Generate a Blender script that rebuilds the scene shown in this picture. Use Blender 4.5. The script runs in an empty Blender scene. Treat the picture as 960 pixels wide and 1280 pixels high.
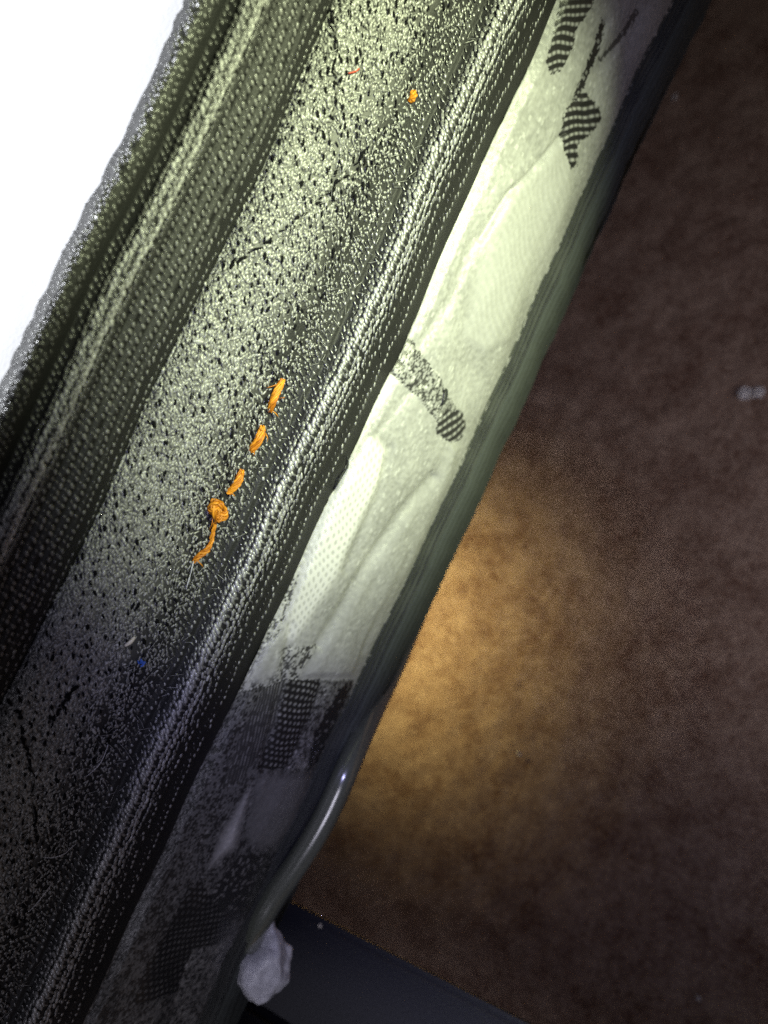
import bpy, bmesh, math
import numpy as np
from mathutils import Vector, Matrix

rng = np.random.default_rng(7)
SC = bpy.context.scene
COL = SC.collection

# ------------------------------------------------------------------ camera
# X points out of the mattress side, Y runs along it, Z is up.
F, CX, CY = 985.0, 480.0, 640.0            # focal length and centre in photo pixels (960 x 1280)
PITCH = math.radians(50.0)
CAM = np.array([0.18, 0.0, 0.2145])
CR, SR = 0.907, 0.4211                     # roll: the mattress runs 25 degrees off vertical
d = np.array([-math.cos(PITCH), 0, -math.sin(PITCH)])
ew = np.array([math.sin(PITCH), 0, -math.cos(PITCH)])
el = np.array([0.0, -1.0, 0.0])
right, down = CR * ew - SR * el, SR * ew + CR * el
cd = bpy.data.cameras.new("camera"); cam = bpy.data.objects.new("camera", cd); COL.objects.link(cam)
cam.matrix_world = Matrix(((right[0], -down[0], -d[0], CAM[0]), (right[1], -down[1], -d[1], CAM[1]),
                           (right[2], -down[2], -d[2], CAM[2]), (0, 0, 0, 1)))
cd.sensor_fit = 'VERTICAL'; cd.sensor_height = 24.0; cd.lens = F / 1280 * 24.0
cd.clip_start = 0.01; cd.clip_end = 60
cd.dof.use_dof = True; cd.dof.focus_distance = 0.238; cd.dof.aperture_fstop = 5.6
SC.camera = cam

# ------------------------------------------------------------------ world, lamps, exposure
world = bpy.data.worlds.new("World"); SC.world = world; world.use_nodes = True
bg = world.node_tree.nodes["Background"]
bg.inputs[0].default_value = (0.86, 0.86, 1.0, 1); bg.inputs[1].default_value = 0.04

def aim(o, loc, target):
    o.location = loc
    o.rotation_euler = (Vector(target) - Vector(loc)).to_track_quat('-Z', 'Y').to_euler()

def spot(name, loc, target, power, color, half, blend, radius):
    l = bpy.data.lights.new(name, 'SPOT'); l.energy = power; l.color = color
    l.spot_size = math.radians(2 * half); l.spot_blend = blend; l.shadow_soft_size = radius
    o = bpy.data.objects.new(name, l); COL.objects.link(o); aim(o, loc, target); return o

# hand torch shone at the bed edge, warm lamp under the bed, phone light beside the lens, ceiling lamp over the bed
spot("torch", (0.45, 0.25, 0.20), (0.004, 0.076, 0.044), 31.0, (0.90, 1.0, 0.58), 15.1, 1.0, 0.008)
spot("under_bed_lamp", (-0.215, -0.068, -0.185), (-0.195, -0.072, -0.32), 1.7, (1.0, 0.86, 0.38), 58, 1.0, 0.02)
spot("phone_light", tuple(CAM + 0.012 * right - 0.006 * down - 0.004 * d), (0.065, 0.02, -0.02), 1.5, (0.54, 0.54, 1.0), 41, 0.9, 0.003)
lr = bpy.data.lights.new("added_fill_light", 'AREA'); lr.shape = 'RECTANGLE'; lr.size = 0.90; lr.size_y = 0.26; lr.energy = 0.24; lr.spread = math.radians(36); lr.color = (0.86, 0.84, 1.0)
ro = bpy.data.objects.new("added_fill_light", lr); COL.objects.link(ro); aim(ro, (0.72, -0.34, 0.62), (0.06, -0.08, -0.20))  # added light, puts the streak on the bar and fills the carpet
la = bpy.data.lights.new("ceiling_lamp", 'AREA'); la.shape = 'DISK'; la.size = 0.5; la.energy = 62; la.color = (0.93, 0.96, 1.0)
lo = bpy.data.objects.new("ceiling_lamp", la); COL.objects.link(lo); aim(lo, (-1.35, 0.05, 1.35), (-0.3, 0.1, 0.14))

SC.view_settings.view_transform = 'Standard'; SC.view_settings.look = 'None'
SC.view_settings.exposure = 0.0; SC.view_settings.gamma = 1.0; SC.view_settings.use_curve_mapping = False
SC.cycles.use_denoising = False
SC.cycles.max_bounces = 5; SC.cycles.diffuse_bounces = 3; SC.cycles.glossy_bounces = 2
SC.cycles.sample_clamp_indirect = 2.0

# ------------------------------------------------------------------ helpers
def mesh_np(name, V, Q, mat, parent=None, tint=None, smooth=True):
    """one mesh object from vertex and face arrays (faces all quads or all tris)"""
    V = np.asarray(V, np.float32); Q = np.asarray(Q, np.int32)
    me = bpy.data.meshes.new(name)
    me.vertices.add(len(V)); me.vertices.foreach_set("co", V.ravel())
    k = Q.shape[1]
    me.loops.add(Q.size); me.loops.foreach_set("vertex_index", Q.ravel())
    me.polygons.add(len(Q))
    me.polygons.foreach_set("loop_start", np.arange(0, Q.size, k, dtype=np.int32))
    me.polygons.foreach_set("loop_total", np.full(len(Q), k, np.int32))
    me.polygons.foreach_set("use_smooth", np.full(len(Q), smooth, bool))
    if tint is not None:
        a = me.attributes.new("tint", 'FLOAT', 'POINT'); a.data.foreach_set("value", np.asarray(tint, np.float32))
    me.update(calc_edges=True); me.validate()
    me.materials.append(mat)
    o = bpy.data.objects.new(name, me); COL.objects.link(o)
    if parent is not None: o.parent = parent
    return o

def from_bm(name, bm, mat, parent=None, smooth=True):
    me = bpy.data.meshes.new(name); bm.normal_update(); bm.to_mesh(me); bm.free()
    for p in me.polygons: p.use_smooth = smooth
    me.materials.append(mat)
    o = bpy.data.objects.new(name, me); COL.objects.link(o)
    if parent is not None: o.parent = parent
    return o

def empty(name, loc):
    o = bpy.data.objects.new(name, None); COL.objects.link(o); o.location = loc; o.empty_display_size = 0.02
    return o

def tag(o, label=None, cat=None, group=None, kind=None):
    for k, v in (("label", label), ("category", cat), ("group", group), ("kind", kind)):
        if v: o[k] = v
    return o

def keep(o, parent):                       # parent without moving
    o.parent = parent; o.matrix_parent_inverse = Matrix.Translation(-Vector(parent.location)); return o

def value_noise(a, b, cell, seed):
    """smooth value noise, a and b arrays in metres"""
    r = np.random.default_rng(seed); T = r.random((256, 256))
    x, y = a / cell, b / cell
    i, j = np.floor(x).astype(int), np.floor(y).astype(int)
    fx, fy = x - i, y - j
    fx, fy = fx * fx * (3 - 2 * fx), fy * fy * (3 - 2 * fy)
    g = lambda p, q: T[p % 256, q % 256]
    return (g(i, j) * (1 - fx) + g(i + 1, j) * fx) * (1 - fy) + (g(i, j + 1) * (1 - fx) + g(i + 1, j + 1) * fx) * fy

def cell_noise(a, b, ca, cb, seed):
    r = np.random.default_rng(seed); T = r.random((512, 512))
    return T[np.floor(a / ca).astype(int) % 512, np.floor(b / cb).astype(int) % 512]

# ------------------------------------------------------------------ materials
def node_mat(name):
    m = bpy.data.materials.new(name); m.use_nodes = True
    return m, m.node_tree.nodes, m.node_tree.links, m.node_tree.nodes["Principled BSDF"]

def yarn_mat(name, col, rough=0.5, spec=0.4, sheen=0.0, use_tint=True, bump=0.0, bscale=2500, dark=None):
    """thread or cloth: colour times the per-thread tint (dark .. light yarn, painted highlights)"""
    m, N, L, P = node_mat(name)
    P.inputs["Roughness"].default_value = rough
    P.inputs["Specular IOR Level"].default_value = spec
    if sheen:
        P.inputs["Sheen Weight"].default_value = sheen; P.inputs["Sheen Roughness"].default_value = 0.4
    if use_tint:
        at = N.new("ShaderNodeAttribute"); at.attribute_name = "tint"
        mx = N.new("ShaderNodeMix"); mx.data_type = 'RGBA'; mx.clamp_factor = False
        mx.inputs[6].default_value = (*(dark or (0.0, 0.0, 0.0)), 1); mx.inputs[7].default_value = (*col, 1)
        L.new(at.outputs["Fac"], mx.inputs[0]); L.new(mx.outputs[2], P.inputs["Base Color"])
    else:
        P.inputs["Base Color"].default_value = (*col, 1)
    if bump:
        tc = N.new("ShaderNodeTexCoord"); nz = N.new("ShaderNodeTexNoise"); bp = N.new("ShaderNodeBump")
        nz.inputs["Scale"].default_value = bscale; nz.inputs["Detail"].default_value = 3
        bp.inputs["Strength"].default_value = bump; bp.inputs["Distance"].default_value = 0.0004
        L.new(tc.outputs["Object"], nz.inputs["Vector"]); L.new(nz.outputs["Fac"], bp.inputs["Height"])
        L.new(bp.outputs["Normal"], P.inputs["Normal"])
    return m

M_white = yarn_mat("white_knit", (0.86, 0.86, 0.87), 0.8, 0.2, use_tint=False, bump=0.4, bscale=900)
M_ground = yarn_mat("black_tape_ground", (0.017, 0.017, 0.018), 0.55, 0.3, use_tint=False, bump=0.5, bscale=2200)
M_stitch = yarn_mat("pale_tape_stitch", (0.17, 0.17, 0.17), 0.30, 1.0, dark=(0.02, 0.02, 0.02))
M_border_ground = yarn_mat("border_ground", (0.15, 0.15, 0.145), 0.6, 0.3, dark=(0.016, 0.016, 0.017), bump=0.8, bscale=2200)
M_border = yarn_mat("pale_border_yarn", (0.29, 0.29, 0.28), 0.36, 0.8, dark=(0.02, 0.02, 0.02))
M_panel = yarn_mat("pale_jacquard", (0.53, 0.53, 0.52), 0.36, 0.6, dark=(0.018, 0.018, 0.019), bump=0.25, bscale=4200)
M_seam = yarn_mat("dark_seam_cord", (0.035, 0.037, 0.036), 0.7, 0.2, use_tint=False, bump=1.0, bscale=1500)
M_bind = yarn_mat("grey_binding", (0.075, 0.08, 0.075), 0.8, 0.2, use_tint=False, bump=1.0, bscale=1500)
M_flange = yarn_mat("grey_felt", (0.060, 0.066, 0.062), 0.9, 0.1, use_tint=False, bump=1.0, bscale=900)
M_orange = yarn_mat("orange_thread", (0.78, 0.33, 0.025), 0.45, 0.35, dark=(0.28, 0.07, 0.003))
M_blue = yarn_mat("blue_lint", (0.08, 0.20, 0.75), 0.6, 0.2, use_tint=False)
M_lint = yarn_mat("white_lint", (0.82, 0.76, 0.64), 0.8, 0.2, use_tint=False)
M_fuzz = yarn_mat("pale_fibre", (0.55, 0.55, 0.58), 0.5, 0.4, use_tint=False)
M_gap = yarn_mat("matte_black_gap", (0.008, 0.008, 0.009), 0.9, 0.05, use_tint=False)
M_red = yarn_mat("red_fibre", (0.45, 0.07, 0.04), 0.6, 0.2, use_tint=False)

for _m in (M_stitch, M_border):              # waxy synthetic thread
    _q = _m.node_tree.nodes["Principled BSDF"]; _q.inputs["Coat Weight"].default_value = 0.5; _q.inputs["Coat Roughness"].default_value = 0.32
def carpet_mat():
    m, N, L, P = node_mat("brown_carpet")
    tc = N.new("ShaderNodeTexCoord")
    a = N.new("ShaderNodeTexNoise"); a.inputs["Scale"].default_value = 42; a.inputs["Detail"].default_value = 6; a.inputs["Roughness"].default_value = 0.7
    b = N.new("ShaderNodeTexNoise"); b.inputs["Scale"].default_value = 320; b.inputs["Detail"].default_value = 5
    mx = N.new("ShaderNodeMix"); mx.data_type = 'FLOAT'; mx.inputs[0].default_value = 0.45
    r = N.new("ShaderNodeValToRGB")
    r.color_ramp.elements[0].position = 0.38; r.color_ramp.elements[0].color = (0.15, 0.082, 0.05, 1)
    r.color_ramp.elements[1].position = 0.64; r.color_ramp.elements[1].color = (0.40, 0.28, 0.185, 1)
    for n in (a, b): L.new(tc.outputs["Object"], n.inputs["Vector"])
    L.new(a.outputs["Fac"], mx.inputs[2]); L.new(b.outputs["Fac"], mx.inputs[3])
    L.new(mx.outputs[0], r.inputs[0]); L.new(r.outputs[0], P.inputs["Base Color"])
    P.inputs["Roughness"].default_value = 1.0; P.inputs["Specular IOR Level"].default_value = 0.05
    bp = N.new("ShaderNodeBump"); bp.inputs["Strength"].default_value = 0.5; bp.inputs["Distance"].default_value = 0.003
    L.new(b.outputs["Fac"], bp.inputs["Height"]); L.new(bp.outputs["Normal"], P.inputs["Normal"])
    return m
M_carpet = carpet_mat()

def frame_mat(name, col, rough, metallic=0.0, bump=0.1, scale=900):
    m, N, L, P = node_mat(name)
    tc = N.new("ShaderNodeTexCoord"); nz = N.new("ShaderNodeTexNoise"); nz.inputs["Scale"].default_value = scale; nz.inputs["Detail"].default_value = 4
    r = N.new("ShaderNodeValToRGB")
    r.color_ramp.elements[0].position = 0.3; r.color_ramp.elements[0].color = (*[c * 0.8 for c in col], 1)
    r.color_ramp.elements[1].position = 0.75; r.color_ramp.elements[1].color = (*[c * 1.15 for c in col], 1)
    bp = N.new("ShaderNodeBump"); bp.inputs["Strength"].default_value = bump; bp.inputs["Distance"].default_value = 0.0005
    L.new(tc.outputs["Object"], nz.inputs["Vector"]); L.new(nz.outputs["Fac"], r.inputs[0]); L.new(r.outputs[0], P.inputs["Base Color"])
    L.new(nz.outputs["Fac"], bp.inputs["Height"]); L.new(bp.outputs["Normal"], P.inputs["Normal"])
    P.inputs["Roughness"].default_value = rough; P.inputs["Metallic"].default_value = metallic
    return m
M_plate = frame_mat("dark_grey_paint", (0.095, 0.096, 0.106), 0.55, bump=0.25)
M_bar = frame_mat("olive_grey_gloss", (0.11, 0.12, 0.09), 0.24, 0.0, bump=0.03)
_b = M_bar.node_tree.nodes["Principled BSDF"]; _b.inputs["Specular IOR Level"].default_value = 1.0
_b.inputs["Coat Weight"].default_value = 1.0; _b.inputs["Coat IOR"].default_value = 1.9; _b.inputs["Coat Roughness"].default_value = 0.2
M_cap = frame_mat("grey_soft_plastic", (0.62, 0.62, 0.66), 0.4, bump=0.1, scale=300)
_p = M_cap.node_tree.nodes["Principled BSDF"]
_p.inputs["Subsurface Weight"].default_value = 0.6; _p.inputs["Subsurface Scale"].default_value = 0.004; _p.inputs["Subsurface Radius"].default_value = (1, 1, 1)

# ------------------------------------------------------------------ the mattress side: a profile swept along Y
# profile control: (w, x mm) - w is the height coordinate down the side, x the bulge outwards
CTRL = np.array([
    (205, -16), (208.5, -9), (212, -4.2), (217, -1.8), (225, -0.4), (236, 0.2), (247, -0.3), (254, -1.2), (264, 0.4), (276, 3.4), (287, 5.4), (298, 4.4),
    (312, 2.6), (330, 2.0), (346, 1.4), (360, 0.2), (369, -1.8), (375, -5.6), (380, -7.4),
    (386, -5.4), (400, -3.0), (425, -1.4), (460, -0.6), (500, -0.2), (525, 0.3),
    (545, 1.6), (560, 3.6), (572, 6.4), (582, 7.8), (592, 7.0), (602, 4.8), (614, 2.0), (623, -0.6), (629, -3.0), (633, -4.2),
    (637, -3.6), (650, -1.6), (680, 0.2), (710, 0.6), (735, 0.0), (750, -1.6), (758, -3.2), (764, -5.2), (770, -6.6),
    (778, -6.6), (786, -6.2), (790, -6.6), (796, -9.0), (806, -18.0)], float)
WS = np.linspace(205, 806, 2405)
XS = np.interp(WS, CTRL[:, 0], CTRL[:, 1])
ker = np.hanning(29); ker /= ker.sum()
XS = np.convolve(np.pad(XS, 14, mode='edge'), ker, 'valid') * 0.001
ang = np.arctan((WS - (CR * CX + SR * CY)) / F)
TS = (CAM[0] - XS) / np.cos(PITCH + ang)
ZS = CAM[2] - TS * np.sin(PITCH + ang)
DEP = TS * np.cos(ang)
dX, dZ = np.gradient(XS, WS), np.gradient(ZS, WS)
SPD = np.hypot(dX, dZ)                      # metres of cloth per unit of w
S0 = -SR * CX + CR * CY

def wob(Y, W):                              # slow waviness of the hand-sewn edge
    a = 0.0007 * np.sin(Y * 21 + 0.7) + 0.0004 * np.sin(Y * 53 + W * 0.01) + 0.0003 * np.sin(Y * 130 + W * 0.03)
    b = 0.0006 * np.sin(Y * 17 + 2.0 + W * 0.004) + 0.0005 * np.sin(Y * 61 + 1.0)
    return a, b

def surf(Y, W, h=0.0):
    """point on the cloth at length Y and height coordinate W, lifted by h; also tangent and normal"""
    Y = np.asarray(Y, float); W = np.asarray(W, float)
    x, z = np.interp(W, WS, XS), np.interp(W, WS, ZS)
    tx, tz = np.interp(W, WS, dX), np.interp(W, WS, dZ)
    n = np.hypot(tx, tz); tx, tz = tx / n, tz / n
    nx, nz = -tz, tx
    ax, az = wob(Y, W)
    sc = np.where(W < 245, 0.0005 * (np.abs(np.sin(Y * 290 + 1.5 * np.sin(Y * 67) + 0.8 * np.sin(Y * 141))) - 0.5) * np.clip((245 - W) / 22, 0, 1), 0)
    h = h + sc
    P = np.stack([x + ax + nx * h, Y, z + az + nz * h], -1)
    Tv = np.stack([tx, 0 * tx, tz], -1); Nn = np.stack([nx, 0 * nx, nz], -1)
    return P, Tv, Nn

def at(px, py):                             # cloth coordinates (Y, W) of a traced point of the pattern
    w = CR * px + SR * py
    s = -SR * px + CR * py
    return -(s - S0) * np.interp(w, WS, DEP) / F, w

YA, YB = -0.46, 0.46
def strip(name, w0, w1, dw, dy, mat, parent, hfun=None, tint=None):
    nu, nv = int((YB - YA) / dy) + 1, int((w1 - w0) / dw) + 1
    Y, W = np.meshgrid(np.linspace(YA, YB, nu), np.linspace(w0, w1, nv), indexing='ij')
    h = hfun(Y, W) if hfun else 0.0
    P, _, _ = surf(Y, W, h)
    idx = np.arange(nu * nv).reshape(nu, nv)
    Q = np.stack([idx[:-1, :-1], idx[:-1, 1:], idx[1:, 1:], idx[1:, :-1]], -1).reshape(-1, 4)
    return mesh_np(name, P.reshape(-1, 3), Q, mat, parent, tint)

# template stitch: an elongated bead, 5-sided, tips closed
def bead():
    V = [(-0.5, 0, 0)]
    for t in (-0.24, 0.24):
        for k in range(5):
            a = 2 * math.pi * k / 5 + 0.3
            V.append((t, 0.48 * math.cos(a), 0.48 * math.sin(a)))
    V.append((0.5, 0, 0))
    T = []
    for k in range(5):
        k2 = (k + 1) % 5
        T += [(0, 1 + k2, 1 + k), (11, 6 + k, 6 + k2), (1 + k, 1 + k2, 6 + k2), (1 + k, 6 + k2, 6 + k)]
    return np.array(V, float), np.array(T, int)
BV, BT = bead()

def stitches(name, Y, W, length, width, height, angle, lift, tint, mat, parent, tilt=None):
    """many beads on the cloth; angle 0 runs along Y, 90 degrees runs down the side"""
    n = len(Y); one = np.ones(n)
    length, width, height, angle, lift = [np.asarray(q, float) * one for q in (length, width, height, angle, lift)]
    P, Tv, Nn = surf(Y, W, lift)
    U = np.tile([0.0, -1.0, 0.0], (n, 1))
    A = U * np.cos(angle)[:, None] + Tv * np.sin(angle)[:, None]
    if tilt is not None:
        A = A * np.cos(tilt)[:, None] + Nn * np.sin(tilt)[:, None]
    B = np.cross(Nn, A); B /= np.linalg.norm(B, axis=1)[:, None]
    Cn = np.cross(A, B)
    V = (P[:, None, :] + A[:, None, :] * (BV[None, :, 0:1] * length[:, None, None])
         + B[:, None, :] * (BV[None, :, 1:2] * width[:, None, None]) + Cn[:, None, :] * (BV[None, :, 2:3] * height[:, None, None]))
    T = (BT[None] + (np.arange(n) * len(BV))[:, None, None]).reshape(-1, 3)
    tt = np.repeat(np.asarray(tint) * one, len(BV))
    o = mesh_np(name, V.reshape(-1, 3), T, mat, parent, tt)
    o["kind"] = "stuff"
    return o

# ------------------------------------------------------------------ setting: the carpet
FLOOR = -0.32
def build_floor():
    c = np.concatenate([np.linspace(-3, -0.62, 14), np.linspace(-0.6, 0.7, 330), np.linspace(0.74, 3, 14)])
    X, Y = np.meshgrid(c, c, indexing='ij')
    Z = FLOOR + 0.0018 * value_noise(X, Y, 0.011, 1) + 0.002 * value_noise(X, Y, 0.05, 2) + 0.0020 * cell_noise(X, Y, 0.0041, 0.0041, 3) - 0.0054
    n = len(c); idx = np.arange(n * n).reshape(n, n)
    Q = np.stack([idx[:-1, :-1], idx[1:, :-1], idx[1:, 1:], idx[:-1, 1:]], -1).reshape(-1, 4)
    o = mesh_np("carpet_floor", np.stack([X, Y, Z], -1).reshape(-1, 3), Q, M_carpet)
    tag(o, "brown cut-pile carpet floor below the bed", None, None, "structure")
build_floor()
# ------------------------------------------------------------------ mattress
MAT = empty("mattress", (0, 0, 0))
tag(MAT, "mattress edge with black ribbed tapes, nubby border and pale jacquard side panel", "mattress")
ZTOP = float(np.interp(216, WS, ZS)); ZBOT = float(ZS[-1])

def build_top():
    xs = np.concatenate([np.linspace(-0.75, -0.12, 40), np.linspace(-0.116, -0.012, 36)])
    ys = np.linspace(YA, YB, 160)
    X, Y = np.meshgrid(xs, ys, indexing='ij')
    quilt = 0.004 * np.sin(X * 38 + 0.6 * np.sin(Y * 20)) * np.sin(Y * 33)
    edge = np.clip((-0.012 - X) / 0.05, 0, 1)
    Z = ZTOP - 0.004 + quilt * edge + 0.003 * np.sin(edge * 1.5) + 0.0008 * value_noise(X, Y, 0.01, 9)
    Z = np.minimum(Z, ZTOP + 0.001 + 0.05 * edge)
    n, m = X.shape; idx = np.arange(n * m).reshape(n, m)
    Q = np.stack([idx[:-1, :-1], idx[1:, :-1], idx[1:, 1:], idx[:-1, 1:]], -1).reshape(-1, 4)
    o = mesh_np("top_panel", np.stack([X, Y, Z], -1).reshape(-1, 3), Q, M_white, MAT)
    o["label"] = "white quilted mattress top"
    # hidden core that closes the ends, the far side and the underside
    bm = bmesh.new(); bmesh.ops.create_cube(bm, size=1.0)
    x0, x1, z0, z1 = -0.748, -0.016, ZBOT + 0.001, ZTOP - 0.010
    for v in bm.verts:
        v.co = (x0 + (v.co.x + .5) * (x1 - x0), (YA + .001) + (v.co.y + .5) * (YB - YA - .002), z0 + (v.co.z + .5) * (z1 - z0))
    bmesh.ops.bevel(bm, geom=bm.edges[:], offset=0.004, segments=2, affect='EDGES')
    from_bm("inner_core", bm, M_flange, MAT)
build_top()

# --- upper edge tape
def ribs(Y, W, amp=0.00018, pitch=8.0):
    return amp * np.cos(W / pitch * 2 * np.pi)
def dy_of(w): return float(np.interp(w, WS, DEP)) / F

tape1 = strip("edge_tape", 205, 380.5, 0.9, 0.0012, M_ground, MAT, lambda Y, W: np.where(W > 300, 0.00035 * np.cos((W - 307) / 13.2 * 2 * np.pi), 0) + 0.00012 * value_noise(Y, W * 3e-4, 0.0012, 4))
tape1["label"] = "upper black ribbed tape along the white top"

def rows(spec, pitch, mat, name, parent):
    Ys, Ws, Ls, Wd, An, Ti, Li = [], [], [], [], [], [], []
    for (w, ph, ln, wd, an, ti, jit, drop, lift) in spec:
        y = np.arange(YA + 0.002 + ph * pitch, YB - 0.002, pitch)
        n = len(y)
        k = rng.random(n) > drop
        y = y + rng.normal(0, 0.05 * pitch * (1 + jit), n)
        ww = w + rng.normal(0, 0.5 + jit, n)
        sc = rng.normal(1, 0.12, n)
        Ys.append(y[k]); Ws.append(ww[k]); Ls.append((ln * sc)[k]); Wd.append((wd * rng.normal(1, .1, n))[k])
        An.append((math.radians(an) + rng.normal(0, 0.13 + 0.1 * jit, n))[k])
        Ti.append(np.clip(ti * rng.normal(1, 0.22, n), 0.02, 3.6)[k]); Li.append(np.full(k.sum(), lift))
    c = np.concatenate
    wd = c(Wd)
    return stitches(name, c(Ys), c(Ws), c(Ls), wd, wd * 0.38, c(An), c(Li), c(Ti), mat, parent)

p1 = 10.0 * dy_of(290)
sp = []
for i, w in enumerate((206, 210, 214, 218, 222, 226, 230)):
    sp.append((w, 0.37 * i % 1, .0018, .0011, 40, .35, .6, .06, .0000))
sp += [(237, .1, .0014, .0010, 25, .75, .3, .04, .0002), (241.5, .6, .0012, .0008, 35, .4, .5, .2, .0001)]
sp += [(257, .3, .0015, .0010, 40, .7, .4, .06, .0002), (262, .8, .0013, .0008, 50, .45, .6, .2, .0001)]
for w, ti in ((271.5, .7), (278.5, 3.0), (282.3, 2.0), (290, 2.0), (294, 3.0), (300, .8)):  # ridge highlight put into the stitch tint
    sp += [(w, .13 * w % 1, .0019, .00115, 30, ti, .4, .02, .0003), (w + .5, (.13 * w + .5) % 1, .0017, .0010, 45, ti * .85, .5, .04, .0002)]
sp += [(286.2, .5, .0020, .0008, 74, .6, .3, .03, .0000)]
for i, w in enumerate((307, 320.2, 333.4, 346.6, 359.8)):
    ph = 0.43 * i
    sp.append((w - 2.4, (ph + .3) % 1, .0019, .00075, 55, .65, .5, .04, .0001))
    sp.append((w + 1.6, ph % 1, .0019, .00110, 45, 1.1, .4, .02, .0003))
sp.append((371.5, .2, .0015, .0011, 30, 1.0, .3, .0, .0003))
rows(sp, p1, M_stitch, "tape_stitches", tape1)

# --- border between the tapes: black ground with a nubby pale yarn
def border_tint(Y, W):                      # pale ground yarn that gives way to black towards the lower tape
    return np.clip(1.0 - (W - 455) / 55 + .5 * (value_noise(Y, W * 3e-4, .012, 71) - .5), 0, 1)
_nu, _nv = int((YB - YA) / .0014) + 1, int((541 - 379.5) / 1.2) + 1
_Y, _W = np.meshgrid(np.linspace(YA, YB, _nu), np.linspace(379.5, 541, _nv), indexing='ij')
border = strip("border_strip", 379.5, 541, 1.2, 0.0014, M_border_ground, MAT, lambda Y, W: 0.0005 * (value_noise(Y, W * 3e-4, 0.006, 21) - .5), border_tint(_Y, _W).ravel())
border["label"] = "nubby pale yarn border between the two tapes"

def bez(pts, n):                            # smooth curve through points
    pts = np.asarray(pts, float); t = np.linspace(0, len(pts) - 1, n); out = []
    for q in t:
        i = min(int(q), len(pts) - 2); f = q - i
        p0, p1, p2, p3 = pts[max(i - 1, 0)], pts[i], pts[i + 1], pts[min(i + 2, len(pts) - 1)]
        out.append(.5 * ((2 * p1) + (-p0 + p2) * f + (2 * p0 - 5 * p1 + 4 * p2 - p3) * f * f + (-p0 + 3 * p1 - 3 * p2 + p3) * f ** 3))
    return np.array(out)
CREASES = [[(409, 10), (418, 45), (414, 85), (420, 110), (412, 150), (418, 190), (412, 230), (411, 250)],
           [(452, 190), (420, 225), (390, 250), (345, 285), (300, 318), (284, 330)],
           [(28, 890), (44, 960), (50, 1050)], [(95, 860), (70, 900)]]
def seg_dist(px, py, line):
    best = np.full(px.shape, 1e9)
    for (ax, ay), (bx, by) in zip(line[:-1], line[1:]):
        vx, vy = bx - ax, by - ay
        t = np.clip(((px - ax) * vx + (py - ay) * vy) / (vx * vx + vy * vy), 0, 1)
        best = np.minimum(best, np.hypot(px - ax - t * vx, py - ay - t * vy))
    return best
def tr(Y, W):                               # cloth coordinates back to the tracing sheet
    s = S0 - Y * F / np.interp(W, WS, DEP)
    return CR * W - SR * s, SR * W + CR * s

def build_border():
    du, dw = 0.00112, 2.9
    nu, nv = int((YB - YA) / du), int((540 - 381) / dw)
    i, j = np.meshgrid(np.arange(nu), np.arange(nv), indexing='ij')
    Y = YA + (i + 0.5 * (j % 2) + rng.normal(0, .25, i.shape)) * du
    W = 381 + (j + rng.normal(0, .28, i.shape)) * dw
    Y, W = Y.ravel(), W.ravel()
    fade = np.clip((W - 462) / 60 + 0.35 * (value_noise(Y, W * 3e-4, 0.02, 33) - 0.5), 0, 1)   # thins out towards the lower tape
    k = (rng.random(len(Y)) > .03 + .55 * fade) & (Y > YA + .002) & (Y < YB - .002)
    px, py = tr(Y, W)
    for c in CREASES:
        k &= seg_dist(px, py, c) > 1.9 + 1.3 * np.sin(Y * 900)
    Y, W, fade = Y[k], W[k], fade[k]; n = len(Y)
    an = np.where(rng.random(n) < .70, math.radians(27), math.radians(-30)) + rng.normal(0, .32, n)
    ln = (.0021 * (1 - fade) + .0013 * fade) * rng.normal(1, .25, n)
    wd = (.00095 * (1 - fade) + .00066 * fade) * rng.normal(1, .18, n)
    ti = np.clip(.80 + .22 * rng.normal(0, 1, n), .12, 1.6) * (1 - .1 * fade)
    lift = .0000 + .0003 * rng.random(n)
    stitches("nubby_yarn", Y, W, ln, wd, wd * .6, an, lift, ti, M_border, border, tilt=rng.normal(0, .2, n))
    # black beads on a loose lattice paint the dark gaps between yarns
    cu, cw = .0033, 9.5
    i, j = np.meshgrid(np.arange(int((YB - YA) / cu)), np.arange(int((520 - 384) / cw)), indexing='ij')
    Ys = (YA + (i + .5 * (j % 2) + rng.uniform(.0, .8, i.shape)) * cu).ravel(); Ws = (384 + (j + rng.uniform(0, .9, i.shape)) * cw).ravel()
    k = (rng.random(len(Ys)) < .72) & (Ys > YA + .003) & (Ys < YB - .003); Ys, Ws = Ys[k], Ws[k]; m = len(Ys)
    big = rng.random(m) ** 3
    stitches("gap_shade_beads", Ys, Ws, .0014 + .0010 * big + .0004 * rng.random(m), .0006 + .0005 * big, .0003, math.radians(28) + rng.normal(0, .25, m), .00055, 0, M_gap, border)
    # creases: black beads paint the shade inside each pucker
    for c in CREASES:
        q = bez(c, 26); q = q + rng.normal(0, 1.3, q.shape); qy, qw = at(q[:, 0], q[:, 1])
        an = np.arctan2(np.gradient(qw) * 3.3e-4, -np.gradient(qy))
        sel = rng.random(len(qy)) < .8
        stitches("crease", qy[sel], qw[sel], rng.uniform(.0012, .0036, sel.sum()), rng.uniform(.0004, .0011, sel.sum()), .0003, an[sel] + rng.normal(0, .2, sel.sum()), .0005, 0, M_gap, border)
    # loose fibres standing off the yarn
    m = 1500
    Yf, Wf = rng.uniform(-.26, .2, m), rng.uniform(384, 560, m)
    stitches("loose_fuzz", Yf, Wf, rng.uniform(.002, .006, m), .00013, .00013, rng.uniform(-1.4, 1.4, m), rng.uniform(.0005, .0012, m), .9, M_border, border, tilt=rng.normal(.1, .25, m))
build_border()

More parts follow.
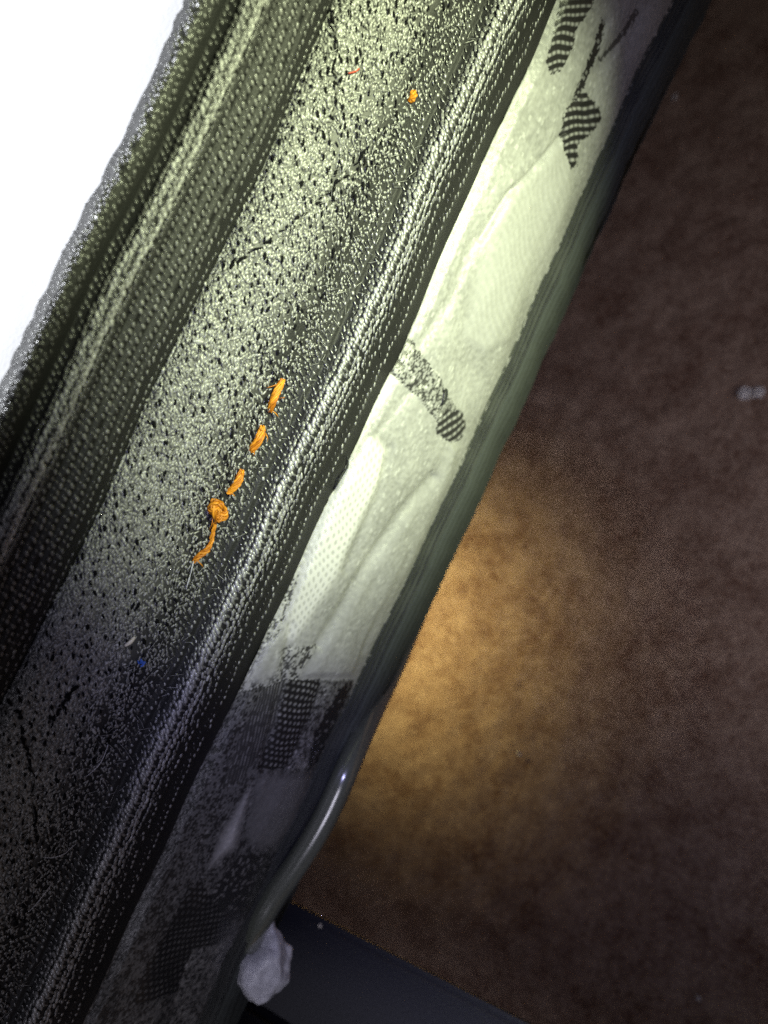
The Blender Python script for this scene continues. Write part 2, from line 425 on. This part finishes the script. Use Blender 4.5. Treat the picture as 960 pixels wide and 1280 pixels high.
# --- lower edge tape (the welt)
tape2 = strip("edge_tape", 540, 633.5, 0.8, 0.0012, M_ground, MAT, lambda Y, W: np.where((W < 568) | (W > 598), 0.0003 * np.cos((W - 604.5) / 14.4 * 2 * np.pi), 0) + 0.0001 * value_noise(Y, W * 3e-4, 0.0012, 5))
tape2["label"] = "lower black ribbed tape with a highlight painted on its ridge"
p2 = 8.6 * dy_of(580)
sp = []
for i, (w, ti) in enumerate(((512, .7), (519, .8), (526, .85), (533, .95), (540, .5), (547, 1.35), (561.3, 1.5))):
    sp.append((w, (.41 * i) % 1, .0015, .00105, 30, ti, 1.2 if i < 4 else .4, .08, .0002))
    if i > 3: sp.append((w - 4.2, (.41 * i + .35) % 1, .0019, .0007, 50, .42, .6, .1, .0001))
for w, ti in ((566.5, 1.0), (573.5, 2.1), (577.6, 1.6), (586.4, 1.6), (590.5, 2.1), (596.5, 1.1)):  # row tints rise towards the ridge to paint its sheen
    sp += [(w, .13 * w % 1, .0024, .0014, 30, ti, .4, .02, .0003), (w + .5, (.13 * w + .5) % 1, .0021, .0012, 45, ti * .85, .5, .04, .0002)]
sp += [(582.1, .5, .0026, .00095, 74, .65, .3, .03, .0000)]
sp += [(601.5, .2, .0020, .0007, 55, .45, .5, .1, .0001), (605, .45, .0021, .00125, 48, 1.5, .35, .02, .0003),
       (615.5, .0, .0019, .0007, 55, .45, .5, .1, .0001), (620, .7, .0021, .00125, 45, 1.5, .3, .02, .0003)]
rows(sp, p2, M_stitch, "tape_stitches", tape2)

# --- jacquard side panel: one woven grid, cut into its pattern patches
# name, weave, yarn level, lift mm, outline traced on the cloth
PATCH = [
    ("grey_patch", "speckle", .26, .0, [(280, 868), (330, 860), (380, 850), (444, 850), (420, 920), (392, 990), (360, 1060), (330, 1120), (290, 1200), (250, 1300), (-500, 3000), (-740, 3000), (60, 1330), (176, 1090)]),  # darker yarn, with the dimness of the unlit end painted in
    ("speckled_patch", "speckle", .80, .1, [(352, 690), (372, 722), (340, 812), (396, 806), (372, 848), (330, 860), (280, 868), (312, 790)]),
    ("satin_patch", "rows", .70, .5, [(706, 166), (720, 200), (717, 245), (706, 280), (688, 318), (662, 362), (640, 424), (604, 446), (574, 424), (588, 370), (604, 312), (634, 246), (664, 216)]),
    ("satin_patch", "satin", 1.28, .35, [(480, 460), (498, 474), (481, 500), (458, 536), (434, 578), (436, 545)]),
    ("satin_patch", "satin", 1.15, .5, [(413, 612), (455, 545), (470, 541), (487, 562), (478, 602), (455, 645), (422, 722), (372, 806), (338, 812), (370, 722), (395, 655)]),
    ("smooth_patch", "smooth", .66, 1.2, [(557, 548), (577, 556), (562, 606), (522, 692), (472, 784), (441, 849), (372, 848), (402, 800), (442, 730), (502, 640), (540, 598)]),
    ("smooth_patch", "smooth", .70, .5, [(300, 856), (330, 800), (362, 782), (352, 846), (330, 859)]),
    ("speckled_patch", "speckle", .62, .2, [(496, 424), (505, 417), (528, 446), (548, 472), (558, 494), (577, 513), (560, 530), (545, 528), (528, 505), (514, 490), (500, 478), (484, 466), (476, 455)]),
    ("dark_patch", "stripe", .02, .3, [(545, 522), (556, 510), (577, 514), (582, 530), (573, 549), (561, 552), (541, 540)]),
    ("dark_patch", "hstripe", .0, .3, [(706, -14), (752, -18), (745, 12), (727, 36), (722, 60), (706, 88), (690, 93), (685, 78), (693, 52), (700, 24)]),
    ("dark_patch", "hstripe", .0, .3, [(735, 113), (750, 134), (753, 148), (741, 166), (723, 181), (722, 206), (714, 214), (705, 188), (702, 164), (708, 138), (724, 126)]),
    ("dark_streak", "dark", .0, .2, [(757, 24), (762, 28), (757, 52), (746, 84), (736, 108), (726, 126), (719, 126), (731, 100), (741, 74), (752, 46)]),
    ("dark_streak", "dark", .12, .15, [(801, 12), (805, 18), (793, 40), (772, 62), (756, 78), (754, 73), (770, 56), (788, 34)]),
    ("dark_patch", "dots", .0, .3, [(361, 849), (399, 851), (392, 882), (372, 930), (356, 961), (322, 962), (344, 916), (352, 880)]),
    ("dark_patch", "fine", .05, .2, [(330, 861), (359, 850), (351, 880), (341, 918), (318, 955), (301, 980), (280, 986), (299, 930), (314, 890)]),
    ("dark_patch", "dark", .0, .3, [(425, 856), (441, 852), (422, 905), (402, 950), (385, 963), (395, 916), (410, 885)]),
    ("grey_patch", "speckle", .50, .2, [(400, 852), (424, 857), (409, 886), (394, 918), (384, 962), (358, 961), (374, 930), (393, 884)]),
    ("grey_patch", "smooth", .30, .35, [(320, 966), (394, 963), (384, 1000), (366, 1040), (345, 1066), (313, 1060), (304, 1048)]),
    ("pale_leaf_patch", "smooth", .85, .6, [(320, 972), (312, 1012), (299, 1062), (256, 1096), (274, 1050), (300, 1000)]),
    ("dark_patch", "dark", .02, .2, [(300, 1070), (345, 1067), (362, 1054), (347, 1108), (318, 1148), (290, 1150), (262, 1120)]),
    ("dark_patch", "faint_dots", .0, .2, [(252, 1098), (262, 1120), (290, 1150), (278, 1180), (246, 1190), (225, 1240), (170, 1256), (190, 1200), (222, 1140)]),
    ("grey_patch", "speckle", .45, .3, [(246, 1190), (284, 1176), (276, 1220), (240, 1290), (205, 1300), (225, 1240)]),
]
def inside(px, py, poly):
    r = np.zeros(px.shape, bool); n = len(poly)
    for a in range(n):
        (x0, y0), (x1, y1) = poly[a], poly[a - 1]
        c = ((y0 > py) != (y1 > py))
        with np.errstate(divide='ignore', invalid='ignore'):
            r ^= c & (px < (x1 - x0) * (py - y0) / (y1 - y0) + x0)
    return r

def weave(kind, px, py, a, b, level):
    """height (m) and thread shade of one weave; a, b cloth metres along and across"""
    wa, wb = value_noise(a, b, .007, 81) - .5, value_noise(a, b, .007, 82) - .5     # threads are never quite straight
    a, b, px, py = a + .0014 * wa, b + .0014 * wb, px + 5 * wb, py + 6 * wa
    if kind == "satin" or kind == "rows":
        bb = b + 0.012 * np.sin(a * 60 + 1.0)
        rowp = 0.0023 if kind == "satin" else 0.0030
        q = a * 0.86 + b * 0.42 + 0.0012 * np.sin(b * 260)
        g = 0.5 + 0.5 * np.cos(q / rowp * 2 * np.pi)
        e = 0.5 + 0.5 * np.cos((b / 0.0021 + np.floor(q / rowp) * .5) * 2 * np.pi)
        if kind == "satin":
            hole = np.clip((1 - g) * (1 - e) * 2.2 - .55, 0, 1)
            return -0.00014 * hole + 0.00006 * value_noise(a, b, .0011, 5), level * (1 - .34 * hole)
        return 0.00014 * g * value_noise(a, b, .008, 26) + 0.0001 * value_noise(a, b, .0011, 6), level * (.84 + .10 * g + .15 * value_noise(a, b, .0011, 27))
    if kind == "smooth":
        return 0.00016 * value_noise(a, b, .0012, 7), level * (.82 + .3 * value_noise(a, b, .0011, 8) + .25 * (cell_noise(a, b, .0014, .0012, 18) > .965))
    if kind == "speckle":
        c = .6 * cell_noise(a, b, .0009, .00055, 9) + .4 * value_noise(a, b, .0022, 19)
        return 0.0003 * c, level * (np.clip((c - .36) * 5, .12, 1) * (.5 + .6 * c) + .75 * (cell_noise(a, b, .0011, .0008, 20) > .955))  # rare bright cells paint sparkle into the thread colour
    if kind in ("stripe", "hstripe"):
        q = (py + .12 * px) * .00029 if kind == "hstripe" else (.55 * px + .83 * py) * .00029
        p = 0.0031 if kind == "hstripe" else 0.0022
        g = np.cos(q / p * 2 * np.pi + 0.5 * np.sin(px * .09))
        e = np.cos(px / 6.5 * 2 * np.pi)
        on = np.clip((g - .15) * 1.6, 0, 1) * np.clip(.75 + .5 * e, 0, 1)
        return 0.00015 * on, level + .62 * on
    if kind in ("dots", "faint_dots"):
        r0 = a / 0.0024; c0 = b / 0.0023 + np.floor(r0) * .5
        dd = np.hypot((r0 % 1) - .5, (c0 % 1) - .5)
        on = np.clip((.31 - dd) * 9, 0, 1) * (.55 + .6 * cell_noise(a, b, .0024, .0023, 11))
        on = on * (1.0 if kind == "dots" else .45)
        return 0.0002 * on, level + (.22 + .5 * value_noise(a, b, .005, 83)) * on
    if kind == "fine":
        g = np.clip(np.cos((b + .25 * a) / .0013 * 2 * np.pi), 0, 1) * cell_noise(a, b, .0018, .0013, 12)
        return 0.0001 * g, level + .45 * g
    if kind == "dark":
        c = cell_noise(a, b, .001, .001, 13)
        return 0.0001 * c, level + .35 * (c > .9)
    # base: fine grain, its glints painted as bright cells
    c = value_noise(a, b, .0011, 14); c2 = cell_noise(a + .3, b, .0016, .0009, 15); c3 = value_noise(a, b, .012, 16)
    return 0.00022 * c + .00006 * c2, level * (.68 + .30 * c + .12 * c2 + .25 * (c3 - .5) + .25 * (c2 > .965))

def build_panel():
    w0, w1, dw, dy = 632.5, 765, 1.02, 0.00044
    nu, nv = int((YB - YA) / dy), int((w1 - w0) / dw) + 1
    Y, W = np.meshgrid(np.linspace(YA, YB, nu), np.linspace(w0, w1, nv), indexing='ij')
    S = np.interp(W, WS, np.concatenate([[0], np.cumsum(SPD[1:] * np.diff(WS))]))
    a, b = Y + 1.0, S
    px, py = tr(Y, W)
    # slightly ragged pattern outlines, as the threads make them
    jx, jy = px + 3.0 * (cell_noise(a, b, .0012, .0009, 41) - .5), py + 3.0 * (cell_noise(a, b, .0012, .0009, 42) - .5)
    reg = np.full(Y.shape, -1)
    big = (0.0021 * (value_noise(Y * .8 + S * .5, S, 0.019, 51) - .5) + 0.0004 * (value_noise(Y, S, 0.008, 52) - .5)) * np.clip((762 - W) / 25, 0, 1)
    h, t = weave("base", px, py, a, b, .68)
    h = h + big
    # yarn mix varies along the panel; below, unlit dimness is painted in too
    for i, (nm, kind, lev, lift, poly) in enumerate(PATCH):
        ins = inside(jx, jy, poly)
        near = seg_dist(px, py, poly + poly[:1])
        core = inside(px, py, poly)
        hh, tt = weave(kind, px, py, a, b, lev)
        rise = lift * .001 * np.clip(near / 7.0, 0, 1) ** .6 * core
        if kind in ("satin", "rows", "smooth"):           # pale weaves melt into the ground, dark ones end on a thread
            mk = np.clip(near / 11.0, 0, 1) * core
            h = h * (1 - mk) + (hh + big + rise) * mk; t = t * (1 - mk) + tt * mk
        else:
            h = np.where(ins, hh + big + rise, h); t = np.where(ins, tt, t)
        reg = np.where(ins, i, reg)
    # soft folds and the tight crease where the panel meets the seam
    for line, dep, wid in (([(706, 166), (664, 216), (634, 246), (604, 300)], .0010, 4), ([(540, 596), (500, 640), (440, 732), (396, 806)], .0012, 6),
                           ([(415, 612), (425, 590), (430, 570)], .0010, 3), ([(508, 690), (470, 770), (452, 815)], .0006, 4),
                           ([(640, 240), (596, 300), (560, 376), (520, 430)], .0009, 7), ([(470, 541), (500, 500), (530, 470)], .0006, 6), ([(487, 560), (470, 620), (430, 712)], .0008, 6),
                           ([(760, 30), (740, 90), (720, 130)], .0007, 6), ([(806, 10), (770, 62), (750, 90)], .0009, 8), ([(362, 782), (353, 850), (330, 960)], .0007, 5)):
        h = h - dep * np.exp(-(seg_dist(px, py, line) / wid) ** 2)
    P, _, _ = surf(Y, W, h)
    idx = np.arange(nu * nv).reshape(nu, nv)
    Q = np.stack([idx[:-1, :-1], idx[:-1, 1:], idx[1:, 1:], idx[1:, :-1]], -1).reshape(-1, 4)
    fr = reg[:-1, :-1].reshape(-1)
    Pf, tf = P.reshape(-1, 3), np.clip(t, 0, 1.3).reshape(-1)
    panel = None
    for i in [-1] + list(range(len(PATCH))):
        q = Q[fr == i]
        if not len(q): continue
        used, inv = np.unique(q, return_inverse=True)
        nm = "side_panel" if i < 0 else PATCH[i][0]
        o = mesh_np(nm, Pf[used], inv.reshape(-1, 4), M_panel, MAT if i < 0 else panel, tf[used])
        if i < 0:
            panel = o; o["label"] = "pale jacquard side panel with dark woven patches"
build_panel()

# --- seam cords and the felt flange under the panel
def tube_path(name, pts, rad, mat, parent, sides=10, cap=True):
    pts = np.asarray(pts, float); n = len(pts)
    rad = np.ones(n) * rad
    T = np.gradient(pts, axis=0); T /= np.linalg.norm(T, axis=1)[:, None]
    ref = np.array([0, 0, 1.0]) if abs(T[0][2]) < .9 else np.array([1.0, 0, 0])
    V = []; prev = ref
    for i in range(n):
        A = prev - T[i] * np.dot(prev, T[i]); A /= np.linalg.norm(A); B = np.cross(T[i], A); prev = A
        for k in range(sides):
            q = 2 * math.pi * k / sides
            V.append(pts[i] + rad[i] * (A * math.cos(q) + B * math.sin(q)))
    bm = bmesh.new(); vs = [bm.verts.new(v) for v in V]
    for i in range(n - 1):
        for k in range(sides):
            k2 = (k + 1) % sides
            bm.faces.new((vs[i * sides + k], vs[i * sides + k2], vs[(i + 1) * sides + k2], vs[(i + 1) * sides + k]))
    if cap:
        bm.faces.new(vs[:sides][::-1]); bm.faces.new(vs[-sides:])
    return from_bm(name, bm, mat, parent)

yy = np.arange(YA + .001, YB - .001, 0.0022)
for w, r in ((765.5, .0008), (771.5, .0006), (777.0, .0007)):
    ww = w + 1.2 * np.sin(yy * 40 + w) + rng.normal(0, .25, len(yy))
    P, _, _ = surf(yy, ww, 0.0003 + 0.0002 * np.sin(yy * 300))
    tube_path("seam_cord", P, r * (1 + .25 * np.sin(yy * 210 + w) + .15 * np.sin(yy * 87)), M_seam, MAT, 7)
bd = strip("bottom_binding", 762.5, 780, 0.8, 0.0014, M_bind, MAT, lambda Y, W: .0001 + .0002 * value_noise(Y, W * 3e-4, .002, 63))
bd["label"] = "dark ribbed binding at the foot of the side panel"
fl = strip("bottom_flange", 778.5, 806, 1.0, 0.0016, M_flange, MAT, lambda Y, W: .0008 * (value_noise(Y, W * 3e-4, .006, 61) - .5) - .0004 + .00035 * np.cos(W * 2 * np.pi / 5.0) + .0004 * value_noise(Y, W * 3e-4, .0015, 62))
fl["label"] = "grey-green felt strip under the seam"

# ------------------------------------------------------------------ bed frame: deck, grey arm, bent retainer bar, soft cap
BED = empty("bed_frame", (-0.3, -0.1, FLOOR - 0.008))
tag(BED, "dark grey bed frame arm with bent olive bar under the mattress corner", "bed frame")

def box(name, x0, x1, y0, y1, z0, z1, mat, parent, bev=0.003, seg=3):
    bm = bmesh.new(); bmesh.ops.create_cube(bm, size=1.0)
    for v in bm.verts: v.co = (x0 + (v.co.x + .5) * (x1 - x0), y0 + (v.co.y + .5) * (y1 - y0), z0 + (v.co.z + .5) * (z1 - z0))
    bmesh.ops.bevel(bm, geom=bm.edges[:], offset=bev, segments=seg, affect='EDGES')
    return keep(from_bm(name, bm, mat), parent)
box("deck", -0.72, -0.06, -0.44, 0.44, ZBOT - 0.034, ZBOT - 0.002, M_plate, BED)
for lx, ly in ((-0.62, -0.36), (-0.62, 0.36)):
    box("leg", lx - .02, lx + .02, ly - .02, ly + .02, FLOOR - 0.008, ZBOT - 0.036, M_plate, BED)

def build_arm():
    A, B = np.array([-0.023, -0.183]), np.array([0.088, -0.151])
    e = (B - A) / np.linalg.norm(B - A); nrm = np.array([e[1], -e[0]])       # towards -Y
    def poly(z, s0, s1, t0, t1): return [(*(A + e * s + nrm * t), z) for s, t in ((s0, t0), (s1, t0), (s1, t1), (s0, t1))]
    def slab(name, s0, s1, t0, t1, z0, z1, bev):
        bm = bmesh.new()
        lo = [bm.verts.new(p) for p in poly(z0, s0, s1, t0, t1)]; hi = [bm.verts.new(p) for p in poly(z1, s0, s1, t0, t1)]
        bm.faces.new(lo); bm.faces.new(hi[::-1])
        for k in range(4): bm.faces.new((lo[k], hi[k], hi[(k + 1) % 4], lo[(k + 1) % 4]))
        bmesh.ops.recalc_face_normals(bm, faces=bm.faces[:])
        bmesh.ops.bevel(bm, geom=bm.edges[:], offset=bev, segments=3, affect='EDGES')
        return keep(from_bm(name, bm, M_plate), BED)
    slab("arm_plate", -0.10, 0.30, 0.0, 0.046, -0.098, -0.090, 0.0025)
    slab("arm_plate", -0.10, 0.30, 0.056, 0.20, -0.106, -0.096, 0.003)
    slab("arm_beam", -0.10, 0.29, 0.03, 0.15, -0.140, -0.1075, 0.003)
build_arm()

def space(px, py, x):                       # place of a traced point at outward distance x
    w = CR * px + SR * py; s = -SR * px + CR * py
    p = PITCH + math.atan((w - (CR * CX + SR * CY)) / F)
    t = (CAM[0] - x) / math.cos(p)
    return np.array([x, -(s - S0) * t * math.cos(p - PITCH) / F, CAM[2] - t * math.sin(p)])
bar = [space(520, 770, -.045), space(487, 845, -.028), space(458, 905, -.010), space(434, 960, .000), space(414, 1006, .002),
       space(394, 1044, .0015), space(368, 1084, -.001), space(344, 1118, -.004), space(324, 1152, -.006), space(312, 1178, -.010)]
bc = bez(bar, 70)
keep(tube_path("retainer_bar", bc, .0050, M_bar, None, 20), BED)["label"] = "bent olive-grey glossy bar"

def build_cap():
    from mathutils import noise
    c = space(330, 1204, -.004)
    bm = bmesh.new(); bmesh.ops.create_icosphere(bm, subdivisions=5, radius=1.0)
    up = -0.91 * down + 0.15 * right
    r2 = np.random.default_rng(12); dirs = r2.normal(size=(22, 3)); dirs /= np.linalg.norm(dirs, axis=1)[:, None]; off = r2.uniform(.66, .95, 22)
    for v in bm.verts:
        p = Vector(v.co)
        dots = dirs @ np.array(p)
        r = min(1.0, float(np.min(np.where(dots > .2, off / np.maximum(dots, .2), 9)))) + .10 * noise.noise(p * 1.9) + .05 * noise.noise(p * 4.5)
        tip = max(0.0, p.y) ** 3                       # drawn to a point towards the bar
        q = right * p.x * r * .0150 * (1 - .62 * tip) + up * (p.y * r * .0180 + tip * .0035) + d * p.z * r * .010 * (1 - .4 * tip)
        v.co = c + q
    keep(from_bm("soft_cap", bm, M_cap), BED)["label"] = "crumpled pale grey cap on the bar end"
build_cap()

# ------------------------------------------------------------------ orange basting thread on the border
def strand_bundle(name, pts, rad, parent, twist=3.0, strands=4, mat=None, ends=.35, fine=.55):
    pts = np.asarray(pts, float); n = len(pts)
    T = np.gradient(pts, axis=0); T /= np.linalg.norm(T, axis=1)[:, None]
    Nn = np.array([.75, 0, .66]); Nn = Nn / np.linalg.norm(Nn)
    B = np.cross(T, Nn); B /= np.linalg.norm(B, axis=1)[:, None]; A = np.cross(B, T)
    env = ends + (1 - ends) * np.sqrt(np.clip(np.sin(np.linspace(.04, .96, n) * np.pi), 0, 1))
    Vs, Fs, Ts, base = [], [], [], 0
    for k in range(strands):
        ph = 2 * math.pi * k / strands + np.linspace(0, twist, n) * 2 * math.pi
        c = pts + (A * np.cos(ph)[:, None] * .55 + B * np.sin(ph)[:, None]) * (rad * .58 * env)[:, None]
        tk = rng.uniform(.0, .7); c = c + rng.normal(0, rad * .07, c.shape)
        for i in range(n):
            for q in range(6):
                w = 2 * math.pi * q / 6
                Vs.append(c[i] + (A[i] * math.cos(w) + B[i] * math.sin(w)) * rad * fine * env[i]); Ts.append(tk + .35 * rng.random())
        for i in range(n - 1):
            for q in range(6):
                Fs.append((base + i * 6 + q, base + i * 6 + (q + 1) % 6, base + (i + 1) * 6 + (q + 1) % 6, base + (i + 1) * 6 + q))
        base += n * 6
    return mesh_np(name, np.array(Vs), np.array(Fs), mat or M_orange, parent, np.array(Ts))

def cloth_line(px_pts, h, n=16):
    q = bez([(*p, hh) for p, hh in zip(px_pts, h)], n)
    Y, W = at(q[:, 0], q[:, 1]); P, _, _ = surf(Y, W, q[:, 2]); return P

def build_thread():
    y0, w0 = at(np.array(300.), np.array(590.)); P0, _, _ = surf(y0, w0)
    T = empty("orange_thread", tuple(P0)); tag(T, "knotted orange basting thread, a row of stitches on the nubby border", "thread")
    K = lambda o: keep(o, T)
    K(strand_bundle("stitch", cloth_line([(351, 473), (343, 486), (337, 500), (336, 514)], (.0003, .0012, .0014, .0003)), .0014, None, .9, 9, fine=.3))
    K(strand_bundle("stitch", cloth_line([(327, 532), (320, 547), (312, 564)], (.0003, .0016, .0003)), .0015, None, .5, 9, fine=.3))
    K(strand_bundle("stitch", cloth_line([(300, 586), (293, 600), (283, 616)], (.0004, .0015, .0003)), .0014, None, .8, 9, fine=.3))
    # knot: tight loops
    c = []
    for i in range(90):
        t = i / 89 * 2 * math.pi * 5
        c.append((267 + 9.5 * math.cos(t * 1.0) * math.cos(t * .31), 635 + 13 * math.sin(t * 1.0 + .4) * math.cos(t * .23 + .5), .0016 + .0011 * math.sin(t * 1.7)))
    c = np.array(c); Y, W = at(c[:, 0], c[:, 1]); P, _, _ = surf(Y, W, c[:, 2])
    K(strand_bundle("knot", P, .00075, None, 12, 3, ends=1.0))
    K(strand_bundle("tail", cloth_line([(266, 648), (263, 664), (259, 680), (252, 690)], (.0012, .0009, .0011, .0010)), .0007, None, 2.0, 3))
    K(strand_bundle("tail", cloth_line([(260, 678), (254, 686), (246, 693), (239, 702)], (.0010, .0013, .0010, .0005)), .0011, None, 1.5, 4, ends=.15, fine=.42))
    K(strand_bundle("frayed_end", cloth_line([(239, 700), (234, 716), (229, 735)], (.0008, .0012, .0009)), .00022, None, 1.0, 2, M_fuzz))
    for k in range(12):
        b0 = [(348, 476), (337, 512), (322, 534), (313, 562), (298, 588), (285, 614), (272, 626), (262, 644), (254, 688), (242, 698), (330, 540), (346, 496)][k]
        e0 = rng.normal(0, 6, 2)
        K(strand_bundle("fray", cloth_line([b0, (b0[0] + e0[0] * .5, b0[1] + e0[1] * .5 + 2), (b0[0] + e0[0], b0[1] + e0[1] + 5)], (.0009, .0018, .0010), 8), .00014, None, .5, 2))
build_thread()
o = strand_bundle("orange_stitch", cloth_line([(518, 115), (516, 121), (513, 129)], (.0003, .0012, .0003)), .0011, None, 1.0, 3)
tag(o, "tiny single yellow-orange stitch near the top of the nubby border", "stitch")

# ------------------------------------------------------------------ lint and loose fibres
def fibre(name, px_pts, h, rad, mat, label, cat="fibre", group=None):
    P = cloth_line(px_pts, h, 24)
    return tag(tube_path(name, P, rad * np.sin(np.linspace(.25, math.pi - .25, 24)) ** .5, mat, None, 6), label, cat, group)

def tuft(name, c, size, mat, label, n=14, seed=1, flat=.5, cat="lint"):
    """a small tangle of curled fibres"""
    r = np.random.default_rng(seed); bm = bmesh.new()
    for k in range(n):
        p = r.normal(0, .28, 3); dr = r.normal(0, 1, 3); pts = []
        for i in range(7):
            pts.append(p.copy()); dr = dr + r.normal(0, .55, 3); dr /= np.linalg.norm(dr); dr -= p * .5; p = p + dr * .22
        pts = np.array(pts) * size; pts[:, 2] *= flat
        pts = pts + np.array(c)
        T = np.gradient(pts, axis=0); T /= np.linalg.norm(T, axis=1)[:, None]
        prev = []
        for i in range(7):
            A = np.cross(T[i], (.3, .5, .81)); A /= np.linalg.norm(A) + 1e-9; B = np.cross(T[i], A)
            rr = size * .11 * (1 - .5 * abs(i - 3) / 3)
            ring = [bm.verts.new(pts[i] + rr * (A * math.cos(q) + B * math.sin(q))) for q in (0, 2.09, 4.19)]
            if prev:
                for q in range(3): bm.faces.new((prev[q], prev[(q + 1) % 3], ring[(q + 1) % 3], ring[q]))
            prev = ring
    return tag(from_bm(name, bm, mat), label, cat)

def on_cloth(px, py, h):
    Y, W = at(np.array(float(px)), np.array(float(py))); P, _, _ = surf(Y, W, h); return P
tuft("blue_lint", on_cloth(175, 826, .001), .0016, M_blue, "small blue fluff of lint on the dark lower border", 12, 3, 1)
fibre("white_lint", [(155, 806), (160, 800), (166, 794)], (.0008, .0014, .0010), .0006, M_lint, "short white sliver of lint just above the blue fluff", "lint")
tuft("white_speck", on_cloth(661, 261, .0008), .0007, M_lint, "bright white speck on the pale satin patch", 12, 4, 1)
fibre("pale_fibre", [(56, 1072), (66, 1070), (80, 1064), (98, 1055)], (.001, .002, .0025, .001), .00016, M_fuzz, "curled pale fibre lowest but one on the border at lower left", "fibre")
fibre("pale_fibre", [(36, 1138), (48, 1122), (58, 1110), (68, 1102)], (.001, .002, .002, .001), .00014, M_fuzz, "lowest pale fibre on the dark border at lower left", "fibre")
fibre("pale_fibre", [(110, 970), (122, 956), (130, 944), (138, 930)], (.001, .002, .002, .001), .00014, M_fuzz, "straight pale fibre standing off the border beside the lower tape", "fibre")
fibre("red_fibre", [(432, 92), (440, 90), (447, 86)], (.0007, .0011, .0007), .00025, M_red, "tiny red fibre on the bright upper border", "fibre")
fibre("black_thread", [(414, 612), (415, 602), (419, 592), (427, 580), (430, 568)], (.0004, .0014, .0016, .0014, .0004), .00045, M_seam, "short black thread end at the lower tape beside the white satin", "thread")
fibre("black_thread", [(547, 505), (550, 497), (552, 488), (553, 484)], (.0004, .0012, .0012, .0004), .0005, M_seam, "short black thread standing on the speckled dark band", "thread")

def on_floor(px, py, z):
    w = CR * px + SR * py; s = -SR * px + CR * py
    p = PITCH + math.atan((w - (CR * CX + SR * CY)) / F)
    t = (CAM[2] - z) / math.sin(p)
    return np.array([CAM[0] - t * math.cos(p), -(s - S0) * t * math.cos(p - PITCH) / F, z])
tuft("carpet_lint", on_floor(932, 491, FLOOR + .004), .0062, M_lint, "white lint tuft on the dark carpet at the right edge", 40, 7, .5)
tuft("carpet_lint", on_floor(947, 491, FLOOR + .004), .0055, M_lint, "smaller white lint tuft touching the picture's right edge", 34, 8, .5)
tuft("carpet_lint", on_floor(844, 122, FLOOR + .003), .0042, M_lint, "grey lint speck on the carpet near the upper mattress edge", 12, 9, .5)
tuft("carpet_lint", on_floor(649, 942, FLOOR + .003), .003, M_lint, "tiny lint speck at the edge of the torch-lit carpet", 8, 10, .5)
tuft("carpet_lint", on_floor(872, 1246, FLOOR + .003), .003, M_lint, "tiny lint speck on the carpet at the lower right", 8, 11, .5)
tuft("plate_lint", on_floor(400, 1157, -.0885), .0016, M_lint, "pale speck of lint on the grey frame arm", 12, 12, .6)
